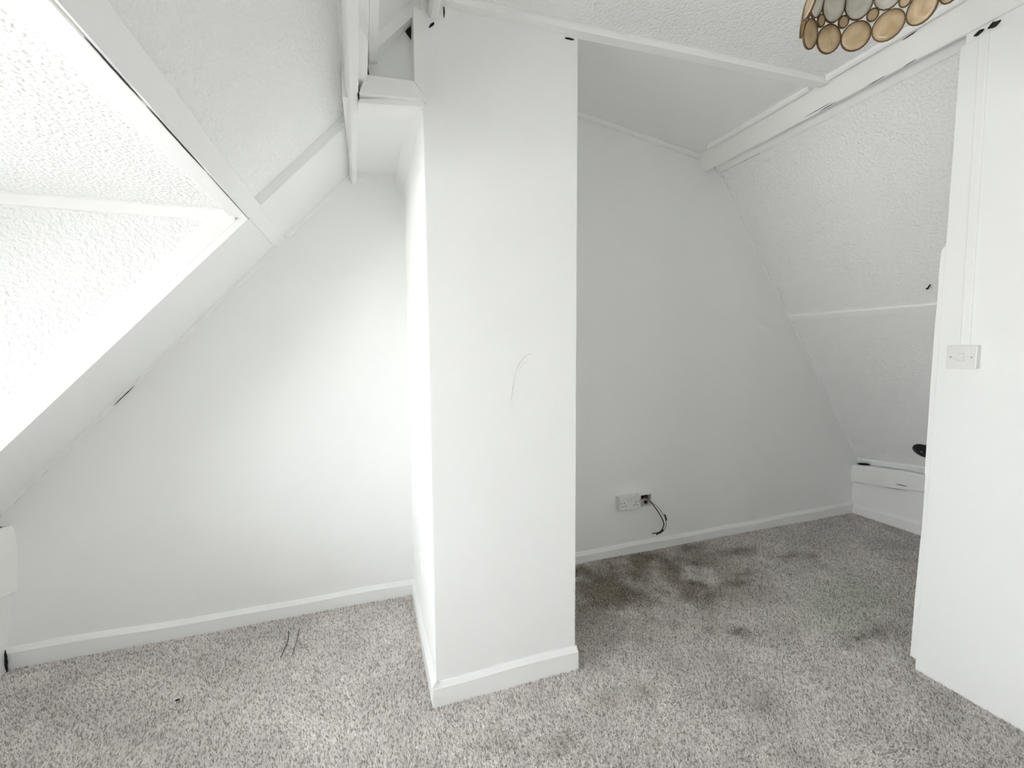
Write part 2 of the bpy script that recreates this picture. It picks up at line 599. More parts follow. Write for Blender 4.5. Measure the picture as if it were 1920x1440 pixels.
# right wall plate
bm = bmesh.new()
rings = []
rnd = random.Random(4)
for k in range(31):
    t = k / 30
    y = (YG + 0.01) + (0.92 - YG) * t
    dz = 0.115 * (YG - y)
    w1, w2 = 0.005 * math.sin(9 * y + 1) + 0.003 * math.sin(23 * y), 0.005 * math.sin(7 * y + 2)
    x0 = XR - 0.026 + 0.006 * math.sin(5 * y)
    sec = [(x0 + 0.006, 0.262 + dz + w2), (x0, 0.275 + dz + w2), (x0 + 0.002, 0.375 + dz + w1), (x0 + 0.016, 0.396 + dz + w1), (XR + 0.12, 0.40 + dz + w1), (XR + 0.12, 0.262 + dz)]
    rings.append([Vector((u, y, v)) for u, v in sec])
sweep_section(bm, rings)
plate = bm_obj('wall_plate', bm, M_TIMBER)
tag(plate, 'rough white timber wall plate on the low knee wall', 'beam')

# rough post in the left corner
bm = bmesh.new()
prof = [(0.0, -1.452), (0.06, -1.454), (0.172, -1.444), (0.30, -1.425), (0.36, -1.408), (0.375, -1.398), (0.46, -1.392), (0.54, -1.384), (0.62, -1.386), (0.652, -1.393)]
rings = []
for z, xr in prof:
    zz = max(0.0, (z - CAM_H) * 1.0356 + CAM_H)
    xb = xr * 1.0356
    rings.append([Vector((XK - 0.02, 2.268, zz)), Vector((xb - 0.045, 2.266, zz)), Vector((xb - 0.030, 2.274, zz)), Vector((xb, YG + 0.002, zz)), Vector((xb, YG + 0.01, zz)), Vector((XK - 0.02, YG + 0.01, zz))])
sweep_section(bm, rings)
post = bm_obj('corner_post', bm, M_TIMBER)
tag(post, 'stubby crooked white timber post against the low left knee wall', 'post')

# rounded board on the free edge of the partition
bm = bmesh.new()
out = []
for z, yv in ((0.045, 1.079), (0.30, 1.077), (0.55, 1.0725), (0.60, 1.0705), (0.82, 1.071), (0.84, 1.0745), (1.20, 1.076), (1.45, 1.0755), (1.52, 1.0735), (1.66, 1.0745), (1.700, 1.073)):
    out.append((yv, z))
for a in range(1, 6):
    an = a / 6 * math.pi / 2
    out.append((1.050 + 0.0235 * math.cos(an), 1.712 + 0.028 * math.sin(an)))
out += [(1.046, 1.740), (1.046, 0.045)]
prism_poly = out
vr0 = [bm.verts.new((XP + 0.004, y, z)) for y, z in prism_poly]
vr1 = [bm.verts.new((XP + 0.060, y, z)) for y, z in prism_poly]
n = len(vr0)
bm.faces.new(vr0)
bm.faces.new(list(reversed(vr1)))
for i in range(n):
    bm.faces.new((vr0[i], vr0[(i + 1) % n], vr1[(i + 1) % n], vr1[i]))
edge = bm_obj('edge_board', bm, M_GLOSS)
tag(edge, 'narrow white board with rounded top on the partition edge', 'board')

# ------------------------------------------------------------------ trims and battens
TN = [0]


def trim(o, label):
    return struct(o, label, 'trim')


# gable rake bead, left: square batten in the corner of strip and wall
trim(prism('trim_1', [SL(-1.7, 0.0), SL(-0.030, 0.0), SL(-0.030, 0.016), SL(-1.7, 0.016)], along_y, YG - 0.016, YG + 0.01, M_GLOSS, ch=0.003), 'thin white bead along the lower rake of the gable wall')
trim(prism('trim_2', [SL(0.036, 0.0), SL(0.50, 0.0), SL(0.50, 0.016), SL(0.036, 0.016)], along_y, YG - 0.018, YG + 0.01, M_GLOSS, ch=0.003), 'thin white bead along the upper rake of the gable wall')
# long batten along the upper slope, running towards the camera (not quite parallel to the ridge)
def loft_y(name, stations, mat, label):
    bm = bmesh.new()
    sweep_section(bm, [[Vector((u, y, v)) for u, v in sec] for y, sec in stations])
    return trim(bm_obj(name, bm, mat), label)


def secA(l, r, zb=2.170):
    return [(l - 0.012, 2.32), (l - 0.004, zb + 0.028), (l + 0.003, zb + 0.006), (l + 0.008, zb), (r - 0.003, zb), (r, zb + 0.003), (r, 2.32)]


loft_y('trim_3', [(YB, secA(-0.025, 0.010)), (1.10, secA(-0.025, 0.010)), (1.65, secA(-0.035, -0.003)), (YG + 0.005, secA(-0.050, -0.022))], M_GLOSS,
       'white batten along the upper left slope running to the gable wall')
# short block with an angled end, the shallower fillet beyond it and the second batten
loft_y('trim_4', [(1.268, [(0.006, 2.35), (0.006, 2.212), (0.0065, 2.212), (0.0065, 2.35)]), (1.325, [(0.000, 2.35), (0.000, 2.208), (0.031, 2.212), (0.031, 2.35)]), (1.522, [(0.000, 2.35), (0.000, 2.205), (0.0285, 2.210), (0.0285, 2.35)])], M_GLOSS,
       'short white block with angled end beside the upper batten')
loft_y('trim_25', [(YB, [(0.0, 2.36), (0.0, 2.250), (0.034, 2.262), (0.034, 2.36)]), (1.40, [(0.0, 2.36), (0.0, 2.250), (0.034, 2.262), (0.034, 2.36)])], M_GLOSS,
       'white fillet strip between the two upper battens')
loft_y('trim_5', [(YB, [(0.034, 2.40), (0.034, 2.297), (0.037, 2.293), (0.062, 2.300), (0.064, 2.304), (0.064, 2.40)]), (1.592, [(0.034, 2.40), (0.034, 2.297), (0.037, 2.293), (0.062, 2.300), (0.064, 2.304), (0.064, 2.40)])], M_GLOSS,
       'narrow white batten running into the triangular niche')
# diagonal batten on the infill
trim(prism('trim_6', [SL(0.63, -0.03), SL(1.02, -0.03), SL(1.02, 0.010), SL(0.63, 0.010)], along_y, 1.540, 1.594, M_GLOSS, ch=0.003), 'diagonal white batten over the triangular niche')
# short beam end at the top of the chimney breast
trim(prism('trim_7', [(0.238, 2.462), (0.254, 2.462), (0.263, 2.475), (0.264, 2.56), (0.229, 2.56), (0.230, 2.475)], along_y, YB, 1.530, M_TIMBER, segs=20, wob=0.0012, seed=9), 'rounded white ridge batten at the edge of the flat ceiling')

# picture-frame boards around the triangle
o = prism('trim_8', [(0.002, 2.168), (0.2155, 2.188), (0.176, 2.236), (0.024, 2.229)], along_y, 1.508, 1.531, M_GLOSS)
trim(o, 'mitred white board under the triangular niche')
trim(prism('trim_9', [(0.2155, 2.1885), (0.214, 2.46), (0.179, 2.47), (0.1775, 2.236)], along_y, 1.508, 1.592, M_GLOSS), 'mitred upright white board beside the triangular niche')
# low panel frame
trim(prism('trim_10', [(-0.002, 2.148), (PX0 + 0.004, 2.172), (PX0 + 0.004, 2.195), (-0.002, 2.162)], along_y, 1.527, 1.600, M_GLOSS), 'white batten at the front of the low ceiling panel')
trim(prism('trim_11', [(PX0 + 0.005, 2.16), (PX0 + 0.005, 2.25), (PX0 - 0.045, 2.25), (PX0 - 0.042, 2.205)], along_y, 1.545, YG + 0.01, M_GLOSS), 'sloped white fillet between low ceiling panel and chimney breast')
trim(box('trim_12', -0.035, PX0 - 0.02, YG - 0.022, YG + 0.01, 2.196, 2.24, M_GLOSS, 0.003), 'small white batten where low ceiling panel meets gable')

# dormer head board and cheek edging
trim(box('trim_13', -0.462, -0.4035, YC2, YC - 0.004, 1.842, 1.875, M_GLOSS, 0.003), 'wide white board along the head of the dormer ceiling')
trim(prism('trim_14', [SL(-1.75, -0.085), SL(-0.035, -0.085), SL(-0.035, -0.022), SL(-1.75, -0.022)], along_y, YC - 0.010, YC + 0.02, M_GLOSS, ch=0.002), 'white flat board edging the dormer cheek')
trim(prism('trim_15', [SL(-1.75, -0.020), SL(-0.030, -0.020), SL(-0.030, 0.004), SL(-1.75, 0.004)], along_y, YC - 0.014, YC + 0.03, M_GLOSS, ch=0.003), 'thin white bead on the corner of the dormer cheek')
trim(prism('trim_16', [(YC + 0.01, DZ + 0.01), (YC - 0.034, DZ + 0.01), (YC - 0.034, DZ - 0.006), (YC - 0.012, DZ - 0.034), (YC + 0.01, DZ - 0.036)], along_x, WX - 0.01, -0.445, M_GLOSS), 'white cornice batten between dormer ceiling and cheek')

# ceiling battens
def ceil_batten(name, y0, y1, x0, x1, th, zf, label, segs=24):
    rings = []
    for k in range(segs + 1):
        x = x0 + (x1 - x0) * k / segs
        z = zf(x, (y0 + y1) / 2)
        wv = 0.002 * math.sin(4 * x)
        rings.append([Vector((x, y0 + wv, z + 0.03)), Vector((x, y0 + wv, z - th * 0.45)), Vector((x, y0 + 0.010 + wv, z - th)), Vector((x, y1 + wv, z - th)), Vector((x, y1 + wv, z + 0.03))])
    bm = bmesh.new()
    sweep_section(bm, rings)
    return trim(bm_obj(name, bm, M_GLOSS), label)


ceil_batten('trim_17', 1.490, 1.538, 0.27, 2.068, 0.018, lambda x, y: CZ(x), 'long white ceiling batten passing the top of the chimney breast')
ceil_batten('trim_18', YG - 0.030, YG + 0.01, PX1 - 0.02, 2.068, 0.022, lambda x, y: zrec(x, y), 'white bead between recess ceiling and gable wall')
trim(prism('trim_19', [(2.022, 2.60), (2.022, 2.571), (2.032, 2.564), (2.036, 2.566), (2.036, 2.60)], along_y, YB, 1.482, M_GLOSS, segs=30, wob=0.0008, seed=2), 'white quadrant bead on the flat ceiling beside the beam')
trim(prism('trim_20', [(2.022, 2.60), (2.022, 2.573), (2.032, 2.567), (2.036, 2.569), (2.036, 2.60)], along_y, 1.565, 2.20, M_GLOSS, segs=20, wob=0.0008, seed=6), 'white quadrant bead on the recess ceiling beside the beam')

# right slope battens
trim(prism('trim_21', [SR(-0.16, 0.0), SR(0.012, 0.0), SR(0.010, 0.012), SR(-0.16, 0.012)], along_y, 0.92, YG - 0.006, M_GLOSS, segs=20, wob=0.001, seed=12), 'white board on the right slope just below the beam')
trim(prism('trim_22', [SR(1.146, -0.01), SR(1.202, -0.01), SR(1.198, 0.012), SR(1.158, 0.012)], along_y, 0.92, YG + 0.005, M_GLOSS, segs=20, wob=0.001, seed=13), 'horizontal white batten across the right slope')
bm = bmesh.new()
rings = []
for k in range(21):
    y = YG + 0.005 + (0.92 - YG) * k / 20
    s0 = 2.555 - 0.115 * (YG - y) / 0.806
    rings.append([Vector((SR(s, h)[0], y, SR(s, h)[1])) for s, h in ((s0, -0.01), (s0 + 0.012, 0.016), (s0 + 0.05, 0.016), (s0 + 0.06, -0.01))])
sweep_section(bm, rings)
trim(bm_obj('trim_23', bm, M_GLOSS), 'white bead at the foot of the right slope')
trim(prism('trim_24', [SR(0.05, -0.004), SR(2.50, -0.004), SR(2.50, 0.007), SR(0.05, 0.007)], along_y, YG - 0.010, YG + 0.01, M_WALL), 'thin painted joint line down the right rake of the gable')
# cable trunking on the partition, rising from the switch
trunk = prism('cable_trunking', [(XP + 0.003, 0.962), (XP - 0.005, 0.964), (XP - 0.007, 0.968), (XP - 0.007, 0.988), (XP - 0.005, 0.992), (XP + 0.003, 0.994)],
              lambda u, v, l: Vector((u, v + 0.012 * (l - 1.35), l)), 1.350, 2.462, M_PANEL, segs=8)
tag(trunk, 'slim white painted cable trunking rising from the light switch', 'trunking')


# ------------------------------------------------------------------ cracks and paint defects (dark open joints)
def sliver(name, pts, parent=None, mat=M_GAP):
    """thin irregular plate through 3-D points given as (centre, half width vector, thickness vector)"""
    bm = bmesh.new()
    rings = []
    for c, hw, th in pts:
        c = Vector(c); hw = Vector(hw); th = Vector(th)
        rings.append([c - hw, c + hw, c + hw + th, c - hw + th])
    sweep_section(bm, rings)
    return bm_obj(name, bm, mat, parent)


def crack(parent, p0, p1, wv, tv, seed, segs=9, wmax=0.004):
    rnd = random.Random(seed)
    p0 = Vector(p0); p1 = Vector(p1); wv = Vector(wv).normalized(); tv = Vector(tv)
    pts = []
    for k in range(segs + 1):
        t = k / segs
        wdt = wmax * (0.12 + 0.88 * math.sin(math.pi * min(1, t * 1.02)) ** 0.7) * rnd.uniform(0.7, 1.0)
        pts.append((p0.lerp(p1, t) + wv * rnd.uniform(-0.10, 0.10) * wmax, wv * wdt * 0.5, tv))
    return sliver('crack', pts, parent)


def bedge(y, which, off=0.0):
    q = A if which == 'top' else B
    return Vector((q.x, y, q.y)) - Vector((NO.x, 0, NO.y)) * off


tf = Vector((-0.0018, 0, -0.0013))
fd = Vector((B.x - A.x, 0, B.y - A.y)).normalized()
for i, (y0, y1, w_) in enumerate(((2.32, 2.22, 0.0045), (2.19, 2.12, 0.006), (2.09, 2.02, 0.0045), (2.0, 1.93, 0.005))):
    crack(beam, bedge(y0, 'top', -0.0005) + fd * 0.004, bedge(y1, 'top', -0.0005) + fd * 0.004, fd, tf, 20 + i, wmax=w_)
for i, (y0, y1, w_) in enumerate(((1.66, 1.52, 0.003), (1.585, 1.50, 0.0035), (1.37, 1.30, 0.003), (1.235, 1.19, 0.003))):
    off = 0.012 if i == 0 else 0.004
    crack(beam, bedge(y0, 'bot', -0.0005) - fd * off, bedge(y1, 'bot', -0.0005) - fd * (off + 0.003), fd, tf, 40 + i, wmax=w_)
crack(beam, bedge(1.215, 'top', -0.0005) + fd * 0.026, bedge(1.165, 'top', -0.0005) + fd * 0.022, fd, tf, 61, wmax=0.005)
a_ = SR(0.0145, 0.0)
crack(bpy.data.objects['trim_21'], (a_[0], 2.318, a_[1]), (a_[0] + 0.004, 1.10, a_[1]), (TR.x, 0, TR.y), (NR.x * 0.0008, 0, NR.y * 0.0008), 62, segs=30, wmax=0.0022)
# open joint between beam and partition
for i, (y0, y1, w_) in enumerate(((1.022, 0.995, 0.014), (0.985, 0.952, 0.022))):
    crack(part, (XP + 0.004, y0, 2.478), (XP + 0.004, y1, 2.484), (0, 0, 1), (-0.004, 0, 0), 70 + i, segs=5, wmax=w_)
crack(part, (XP + 0.001, 0.5895, 0.0), (XP + 0.001, 0.588, 0.040), (0, 1, 0), (-0.0015, 0, 0), 75, wmax=0.004)
# joints round the niche
NI = bpy.data.objects['wall_triangle_infill']
prism('gap', [(0.1785, 2.462), (0.1785, 2.418), (0.160, 2.440)], along_y, 1.583, 1.592, M_GAP, NI)
prism('gap', [(0.0295, 2.234), (0.0385, 2.234), (0.0355, 2.262), (0.0315, 2.300)], along_y, 1.560, 1.592, M_GAP, NI)
crack(bpy.data.objects['trim_5'], (0.0325, 1.46, 2.262), (0.0325, 1.36, 2.262), (0, 0, 1), (-0.002, 0, 0), 81, wmax=0.03)
t8 = bpy.data.objects['trim_8']
crack(t8, (-0.001, 1.520, 2.150), (0.003, 1.510, 2.195), (1, 0, 0), (0, -0.003, 0), 82, wmax=0.007)
t12 = bpy.data.objects['trim_12']
crack(t12, (-0.034, YG - 0.024, 2.168), (-0.021, YG - 0.026, 2.214), (1, 0, 0.2), (0, -0.003, 0), 83, wmax=0.010)
crack(breast, (0.735, PY0 - 0.0005, 2.507), (0.775, PY0 - 0.0005, 2.508), (0, 0, 1), (0, -0.002, 0), 84, wmax=0.007)
crack(breast, (0.247, PY0 - 0.0005, 2.452), (0.235, PY0 - 0.0005, 2.432), (1, 0, 0.3), (0, -0.002, 0), 85, wmax=0.016)
crack(breast, (0.285, PY0 - 0.0005, 2.475), (0.283, PY0 - 0.0005, 2.52), (1, 0, 0.1), (0, -0.002, 0), 86, wmax=0.006)
# joint between dormer head board and purlin (deep slot seen as a dark line)
pt = bpy.data.objects['trim_13']
for i, (y0, y1, w_) in enumerate(((0.88, 1.06, 0.0035), (1.08, 1.40, 0.0045), (1.42, 1.85, 0.0018))):
    crack(pt, (-0.4010, y0, 1.8405), (-0.4010, y1, 1.8405), (1, 0, 0), (0, 0, -0.001), 90 + i, segs=14, wmax=w_)
crack(pt, (-0.409, YC - 0.006, 1.8415), (-0.398, YC - 0.02, 1.8415), (1, 0, 1), (0, -0.002, -0.001), 94, wmax=0.006)
st = bpy.data.objects['ceiling_strip_lower']
a = SL(-1.02, 0.0165); b = SL(-0.90, 0.0165)
crack(bpy.data.objects['trim_1'], (a[0], YG - 0.017, a[1]), (b[0], YG - 0.017, b[1]), (NL.x, 0, NL.y), (0, -0.002, 0), 95, wmax=0.004)
crack(bpy.data.objects['corner_post'], (XK - 0.01, 2.272, 0.630), (-1.452, 2.30, 0.634), (0, 0, 1), (0, -0.002, 0), 96, wmax=0.008)
crack(bpy.data.objects['corner_post'], (-1.494, 2.308, 0.0), (-1.490, 2.306, 0.10), (1, 0, 0), (0, -0.004, 0), 97, wmax=0.010)
# dark gap where the wall plate meets the gable
crack(plate, (XR + 0.010, 2.312, 0.412), (XR + 0.010, 2.215, 0.425), (0, 0, 1), (-0.004, 0, 0), 98, wmax=0.022)
crack(plate, (XR - 0.030, 2.02, 0.335), (XR - 0.030, 1.945, 0.338), (0, 0, 1), (-0.002, 0, 0), 99, wmax=0.005)
crack(plate, (XR - 0.024, 2.31, 0.262), (XR - 0.022, 1.95, 0.303), (0, 0, 1), (-0.003, 0, 0), 100, segs=16, wmax=0.004)
# wall scuffs on the chimney breast
def scuff(pts, seed, wmax):
    rnd = random.Random(seed)
    sp = smooth_path(pts, 6)
    P_ = []
    for i, p in enumerate(sp):
        t = i / (len(sp) - 1)
        d = (sp[min(i + 1, len(sp) - 1)] - sp[max(i - 1, 0)]).normalized()
        nrm = Vector((d.z, 0, -d.x))
        P_.append((p, nrm * wmax * (0.1 + 0.9 * math.sin(math.pi * t)) * rnd.uniform(0.4, 1), Vector((0, -0.0006, 0))))
    return sliver('scuff_mark', P_, breast, M_SCUFF)


yy = PY0 - 0.0002
scuff([(0.513, yy, 1.155), (0.520, yy, 1.20), (0.530, yy, 1.26)], 1, 0.0016)
scuff([(0.528, yy, 1.255), (0.548, yy, 1.295), (0.575, yy, 1.325), (0.60, yy, 1.335)], 2, 0.0022)
scuff([(0.545, yy, 1.27), (0.566, yy, 1.295), (0.585, yy, 1.305)], 3, 0.0014)


# ------------------------------------------------------------------ light switch
sw = thing('light_switch', (XP, 0.9755, 1.309), 'square white single light switch with two screws on the partition', 'switch')


def sub(parent, name, x0, x1, y0, y1, z0, z1, mat, bev):
    bm = bmesh.new()
    add_box(bm, x0, x1, y0, y1, z0, z1, bev)
    return bm_obj(name, bm, mat, parent)


sub(sw, 'back_box', -0.018, 0.002, -0.0425, 0.0425, -0.0425, 0.0425, M_PLASTIC, 0.003)
pltw = sub(sw, 'face_plate', -0.026, -0.0165, -0.0435, 0.0435, -0.0435, 0.0435, M_PLASTIC, 0.003)
sub(sw, 'rocker_gap', -0.0264, -0.025, -0.0098, 0.0098, -0.0158, 0.0158, M_SCUFF, 0)
sub(sw, 'rocker', -0.0295, -0.024, -0.0085, 0.0085, -0.0145, 0.0145, M_PLASTIC, 0.0015)
for s in (-1, 1):
    bm = bmesh.new()
    bmesh.ops.create_cone(bm, cap_ends=True, segments=14, radius1=0.0032, radius2=0.0028, depth=0.002,
                          matrix=Matrix.Translation((-0.0265, s * 0.0302, 0)) @ Matrix.Rotation(math.radians(90), 4, 'Y'))
    sc = bm_obj('screw', bm, M_SCREW, sw)
    sub(sc, 'screw_slot', -0.0282, -0.0274, s * 0.0302 - 0.0025, s * 0.0302 + 0.0025, -0.0005, 0.0005, M_BLACK, 0)

# ------------------------------------------------------------------ double socket on the gable
so = thing('double_socket', (1.567, YG, 0.362), 'white surface mounted double power socket low on the gable wall', 'socket')
sub(so, 'back_box', -0.073, 0.073, -0.032, 0.004, -0.043, 0.043, M_PLASTIC, 0.004)
sub(so, 'face_plate', -0.075, 0.075, -0.044, -0.030, -0.045, 0.045, M_PLASTIC, 0.004)
for s in (-1, 1):
    cx = s * 0.043
    bm = bmesh.new()
    add_box(bm, cx - 0.0022, cx + 0.0022, -0.0446, -0.043, -0.002, 0.007)
    bm_obj('earth_slot', bm, M_BLACK, so)
    for q in (-1, 1):
        sub(so, 'pin_slot', cx + q * 0.011 - 0.0034, cx + q * 0.011 + 0.0034, -0.0446, -0.043, -0.0205, -0.0155, M_BLACK, 0)
    sub(so, 'switch_rocker', s * 0.010 - 0.0065, s * 0.010 + 0.0065, -0.0475, -0.043, 0.008, 0.029, M_PLASTIC, 0.0015)
    bm = bmesh.new()
    bmesh.ops.create_cone(bm, cap_ends=True, segments=12, radius1=0.003, radius2=0.003, depth=0.002,
                          matrix=Matrix.Translation((s * 0.0665, -0.0442, 0.004)) @ Matrix.Rotation(math.radians(90), 4, 'X'))
    bm_obj('screw', bm, M_BLACK, so)

# ------------------------------------------------------------------ open back box with loose cables
jb = thing('junction_box', (1.694, YG, 0.360), 'open square back box with loose cables beside the double socket', 'junction box')
for nm, x0, x1, z0, z1 in (('side_wall', -0.044, -0.039, -0.043, 0.043), ('side_wall', 0.039, 0.044, -0.043, 0.043), ('side_wall', -0.039, 0.039, 0.038, 0.043), ('side_wall', -0.039, 0.039, -0.043, -0.038)):
    sub(jb, nm, x0, x1, -0.034, 0.002, z0, z1, M_PLASTIC, 0.001)
sub(jb, 'back_plate', -0.04, 0.04, -0.010, 0.001, -0.04, 0.04, M_BACKBOX, 0)
sub(jb, 'screw_lug', -0.040, -0.028, -0.031, -0.005, -0.006, 0.006, M_BACKBOX, 0.002)
sub(jb, 'screw_lug', 0.028, 0.040, -0.031, -0.005, -0.006, 0.006, M_BACKBOX, 0.002)
sub(jb, 'terminal', -0.016, 0.000, -0.022, -0.006, 0.006, 0.026, M_GAP, 0.003)
sub(jb, 'terminal', 0.014, 0.024, -0.020, -0.006, 0.010, 0.028, M_GAP, 0.003)
sub(jb, 'terminal', 0.006, 0.026, -0.016, -0.006, -0.030, -0.010, M_GAP, 0.003)


def jpath(pts):
    return smooth_path([Vector(p) - Vector((1.694, YG, 0.360)) for p in pts], 6)


bm = bmesh.new()
tube(bm, jpath([(1.690, 2.318, 0.378), (1.690, 2.285, 0.380), (1.715, 2.262, 0.350), (1.760, 2.256, 0.292), (1.795, 2.254, 0.235), (1.806, 2.254, 0.195), (1.790, 2.254, 0.163), (1.760, 2.252, 0.150), (1.715, 2.250, 0.153)]), 0.0035, 8)
c1 = bm_obj('cable', bm, M_CABLE, jb, True)
c1['label'] = 'dark cable curling out of the box'
bm = bmesh.new()
tube(bm, jpath([(1.684, 2.318, 0.372), (1.690, 2.282, 0.376), (1.722, 2.258, 0.352), (1.775, 2.250, 0.300), (1.812, 2.248, 0.238), (1.820, 2.248, 0.195), (1.803, 2.249, 0.162), (1.772, 2.250, 0.147), (1.752, 2.251, 0.140)]), 0.0028, 8)
c2 = bm_obj('cable', bm, M_COPPER, jb, True)
c2['label'] = 'thin grey cable beside the dark one'
bm = bmesh.new()
tube(bm, jpath([(1.806, 2.247, 0.268), (1.816, 2.247, 0.248), (1.822, 2.247, 0.226)]), 0.0042, 8)
bm_obj('tape_wrap', bm, M_CABLE, jb, True)
bm = bmesh.new()
tube(bm, jpath([(1.800, 2.251, 0.166), (1.782, 2.251, 0.152), (1.760, 2.251, 0.147)]), 0.0065, 8)
bm_obj('tape_wrap', bm, M_CABLE, jb, True)
bm = bmesh.new()
tube(bm, jpath([(1.752, 2.251, 0.148), (1.750, 2.251, 0.136)]), 0.0035, 8)
bm_obj('wire_end', bm, M_CABLE, jb, True)

# blank plate on the bright side of the chimney breast
bp_ = thing('blanking_plate', (PX0, 1.935, 0.368), 'white blank cover plate low on the bright chimney breast side', 'cover plate')
sub(bp_, 'plate', -0.006, 0.002, -0.045, 0.045, -0.045, 0.045, M_PANEL, 0.003)

# ------------------------------------------------------------------ black oval catch and small hook on the right slope
Xs = Vector((0, 1, 0)); Ts = Vector((TR.x, 0, TR.y)); Ns = Vector((NR.x, 0, NR.y))


def slope_frame(o, y, s):
    p = SR(s, 0.0)
    mt = Matrix((Xs, -Ts, Ns)).transposed().to_4x4()      # local x = along the wall, y = up the slope, z = into the room
    mt.translation = Vector((p[0], y, p[1]))
    o.matrix_world = mt


def stadium(bm, L_, r, z0, z1, taper=0.8, n=12):
    pts = []
    for k in range(n + 1):
        an = -math.pi / 2 + math.pi * k / n
        pts.append((L_ + r * math.cos(an), r * math.sin(an)))
    for k in range(n + 1):
        an = math.pi / 2 + math.pi * k / n
        pts.append((-L_ + r * math.cos(an), r * math.sin(an)))
    zm = z0 + (z1 - z0) * 0.6
    rings = [[Vector((x, y, z0)) for x, y in pts], [Vector((x, y, zm)) for x, y in pts], [Vector((x * taper, y * taper, z1)) for x, y in pts]]
    sweep_section(bm, rings)


s_kn = (3.620 - OR.x) / TR.x
bo = bpy.data.objects.new('oval_catch', None); COL.objects.link(bo)
tag(bo, 'black oval catch plate on the lower right slope by the edge board', 'catch')
slope_frame(bo, 1.795, s_kn)
bm = bmesh.new(); stadium(bm, 0.040, 0.060, -0.004, 0.014)
bm_obj('plate', bm, M_BLACK, bo)
for sx in (-1, 1):
    bm = bmesh.new()
    bmesh.ops.create_uvsphere(bm, u_segments=12, v_segments=8, radius=0.005, matrix=Matrix.Translation((sx * 0.046, 0, 0.013)))
    bm_obj('screw', bm, M_SCREW, bo, True)

s_h = (2.857 - OR.x) / TR.x
hk = bpy.data.objects.new('wall_hook', None); COL.objects.link(hk)
tag(hk, 'tiny black hook stub in the right slope above the batten', 'hook')
slope_frame(hk, 1.474, s_h)
bm = bmesh.new()
tube(bm, smooth_path([(-0.006, 0.008, -0.004), (-0.005, 0.007, 0.012), (0.0, -0.003, 0.017), (0.008, -0.008, 0.012), (0.012, -0.007, 0.006)], 4), 0.0034, 8)
bm_obj('stub', bm, M_BLACK, hk, True)
bm = bmesh.new(); stadium(bm, 0.004, 0.008, -0.002, 0.004)
bm_obj('rose', bm, M_GLOSS, hk)

# ------------------------------------------------------------------ capiz shell lampshade
LC = Vector((1.030, 0.650, 0.0)); ZR = 2.050; RB = 0.135; NSH = 14
lz = CZ(LC.x)
lamp = thing('pendant_lamp', (LC.x, LC.y, lz), 'round capiz shell pendant shade with gold and pale discs under the ceiling', 'lamp')


def shade_r(z):
    return RB - 0.16 * max(0, (z - ZR))


def shell(name, az, zc, hw, hh, mat, flat=0.0, th=0.0012):
    """lens shaped shell set tangent to the shade; hw, hh half width and half height; flat = straight side length"""
    rr = shade_r(zc)
    rad = Vector((math.sin(az), math.cos(az), 0)); tan = Vector((math.cos(az), -math.sin(az), 0))
    upv = (Vector((0, 0, 1)) - rad * 0.16).normalized()
    nrm = tan.cross(upv)
    if nrm.dot(rad) < 0:
        nrm = -nrm
    c = Vector((0, 0, zc - lz)) + rad * rr
    n_ = 20
    pts = []
    for k in range(n_):
        an = 2 * math.pi * k / n_
        y = (hh - flat) * math.sin(an) + (flat if math.sin(an) > 1e-6 else (-flat if math.sin(an) < -1e-6 else 0))
        pts.append((hw * math.cos(an), y))
    bm = bmesh.new()
    rings = []
    for f, d in ((0.03, -0.4), (0.6, -0.2), (1.0, 0.0)):
        rings.append([c + tan * (x * f) + upv * (y * f) + nrm * (-th + d * -0.003) for x, y in pts])
    for f, d in ((1.0, 0.0), (0.6, -0.2), (0.03, -0.4)):
        rings.append([c + tan * (x * f) + upv * (y * f) + nrm * (th + d * -0.003) for x, y in pts])
    sweep_section(bm, rings)
    o = bm_obj(name, bm, mat, lamp, True)
    bm = bmesh.new()
    ring = [c + tan * x + upv * y for x, y in pts]
    rings = []
    for k, p in enumerate(ring):
        d = (p - c).normalized()
        rings.append([p + d * 0.0012 + nrm * 0.0018, p + d * 0.0012 - nrm * 0.0018, p - d * 0.0012 - nrm * 0.0018, p - d * 0.0012 + nrm * 0.0018])
    rings.append(rings[0])
    vr = [[bm.verts.new(q) for q in r] for r in rings[:-1]]
    for i in range(n_):
        a_, b_ = vr[i], vr[(i + 1) % n_]
        for j in range(4):
            bm.faces.new((a_[j], a_[(j + 1) % 4], b_[(j + 1) % 4], b_[j]))
    bm_obj('brass_rim', bm, M_BRASS, o)
    return o


AZ0 = math.radians(14.7)
for k in range(NSH):
    az = AZ0 + 2 * math.pi * k / NSH
    az2 = az + math.pi / NSH
    shell('shell_disc', az, ZR + 0.030, 0.0288, 0.030, M_SHELL_GOLD)
    shell('small_shell', az2, ZR + 0.0635, 0.0105, 0.0125, M_SHELL_GOLD)
    shell('long_shell', az, ZR + 0.118, 0.0272, 0.056, M_SHELL_PALE, 0.020)
    shell('small_shell', az2, ZR + 0.174, 0.0095, 0.011, M_SHELL_GOLD)
    shell('shell_disc', az, ZR + 0.202, 0.0235, 0.026, M_SHELL_PALE)


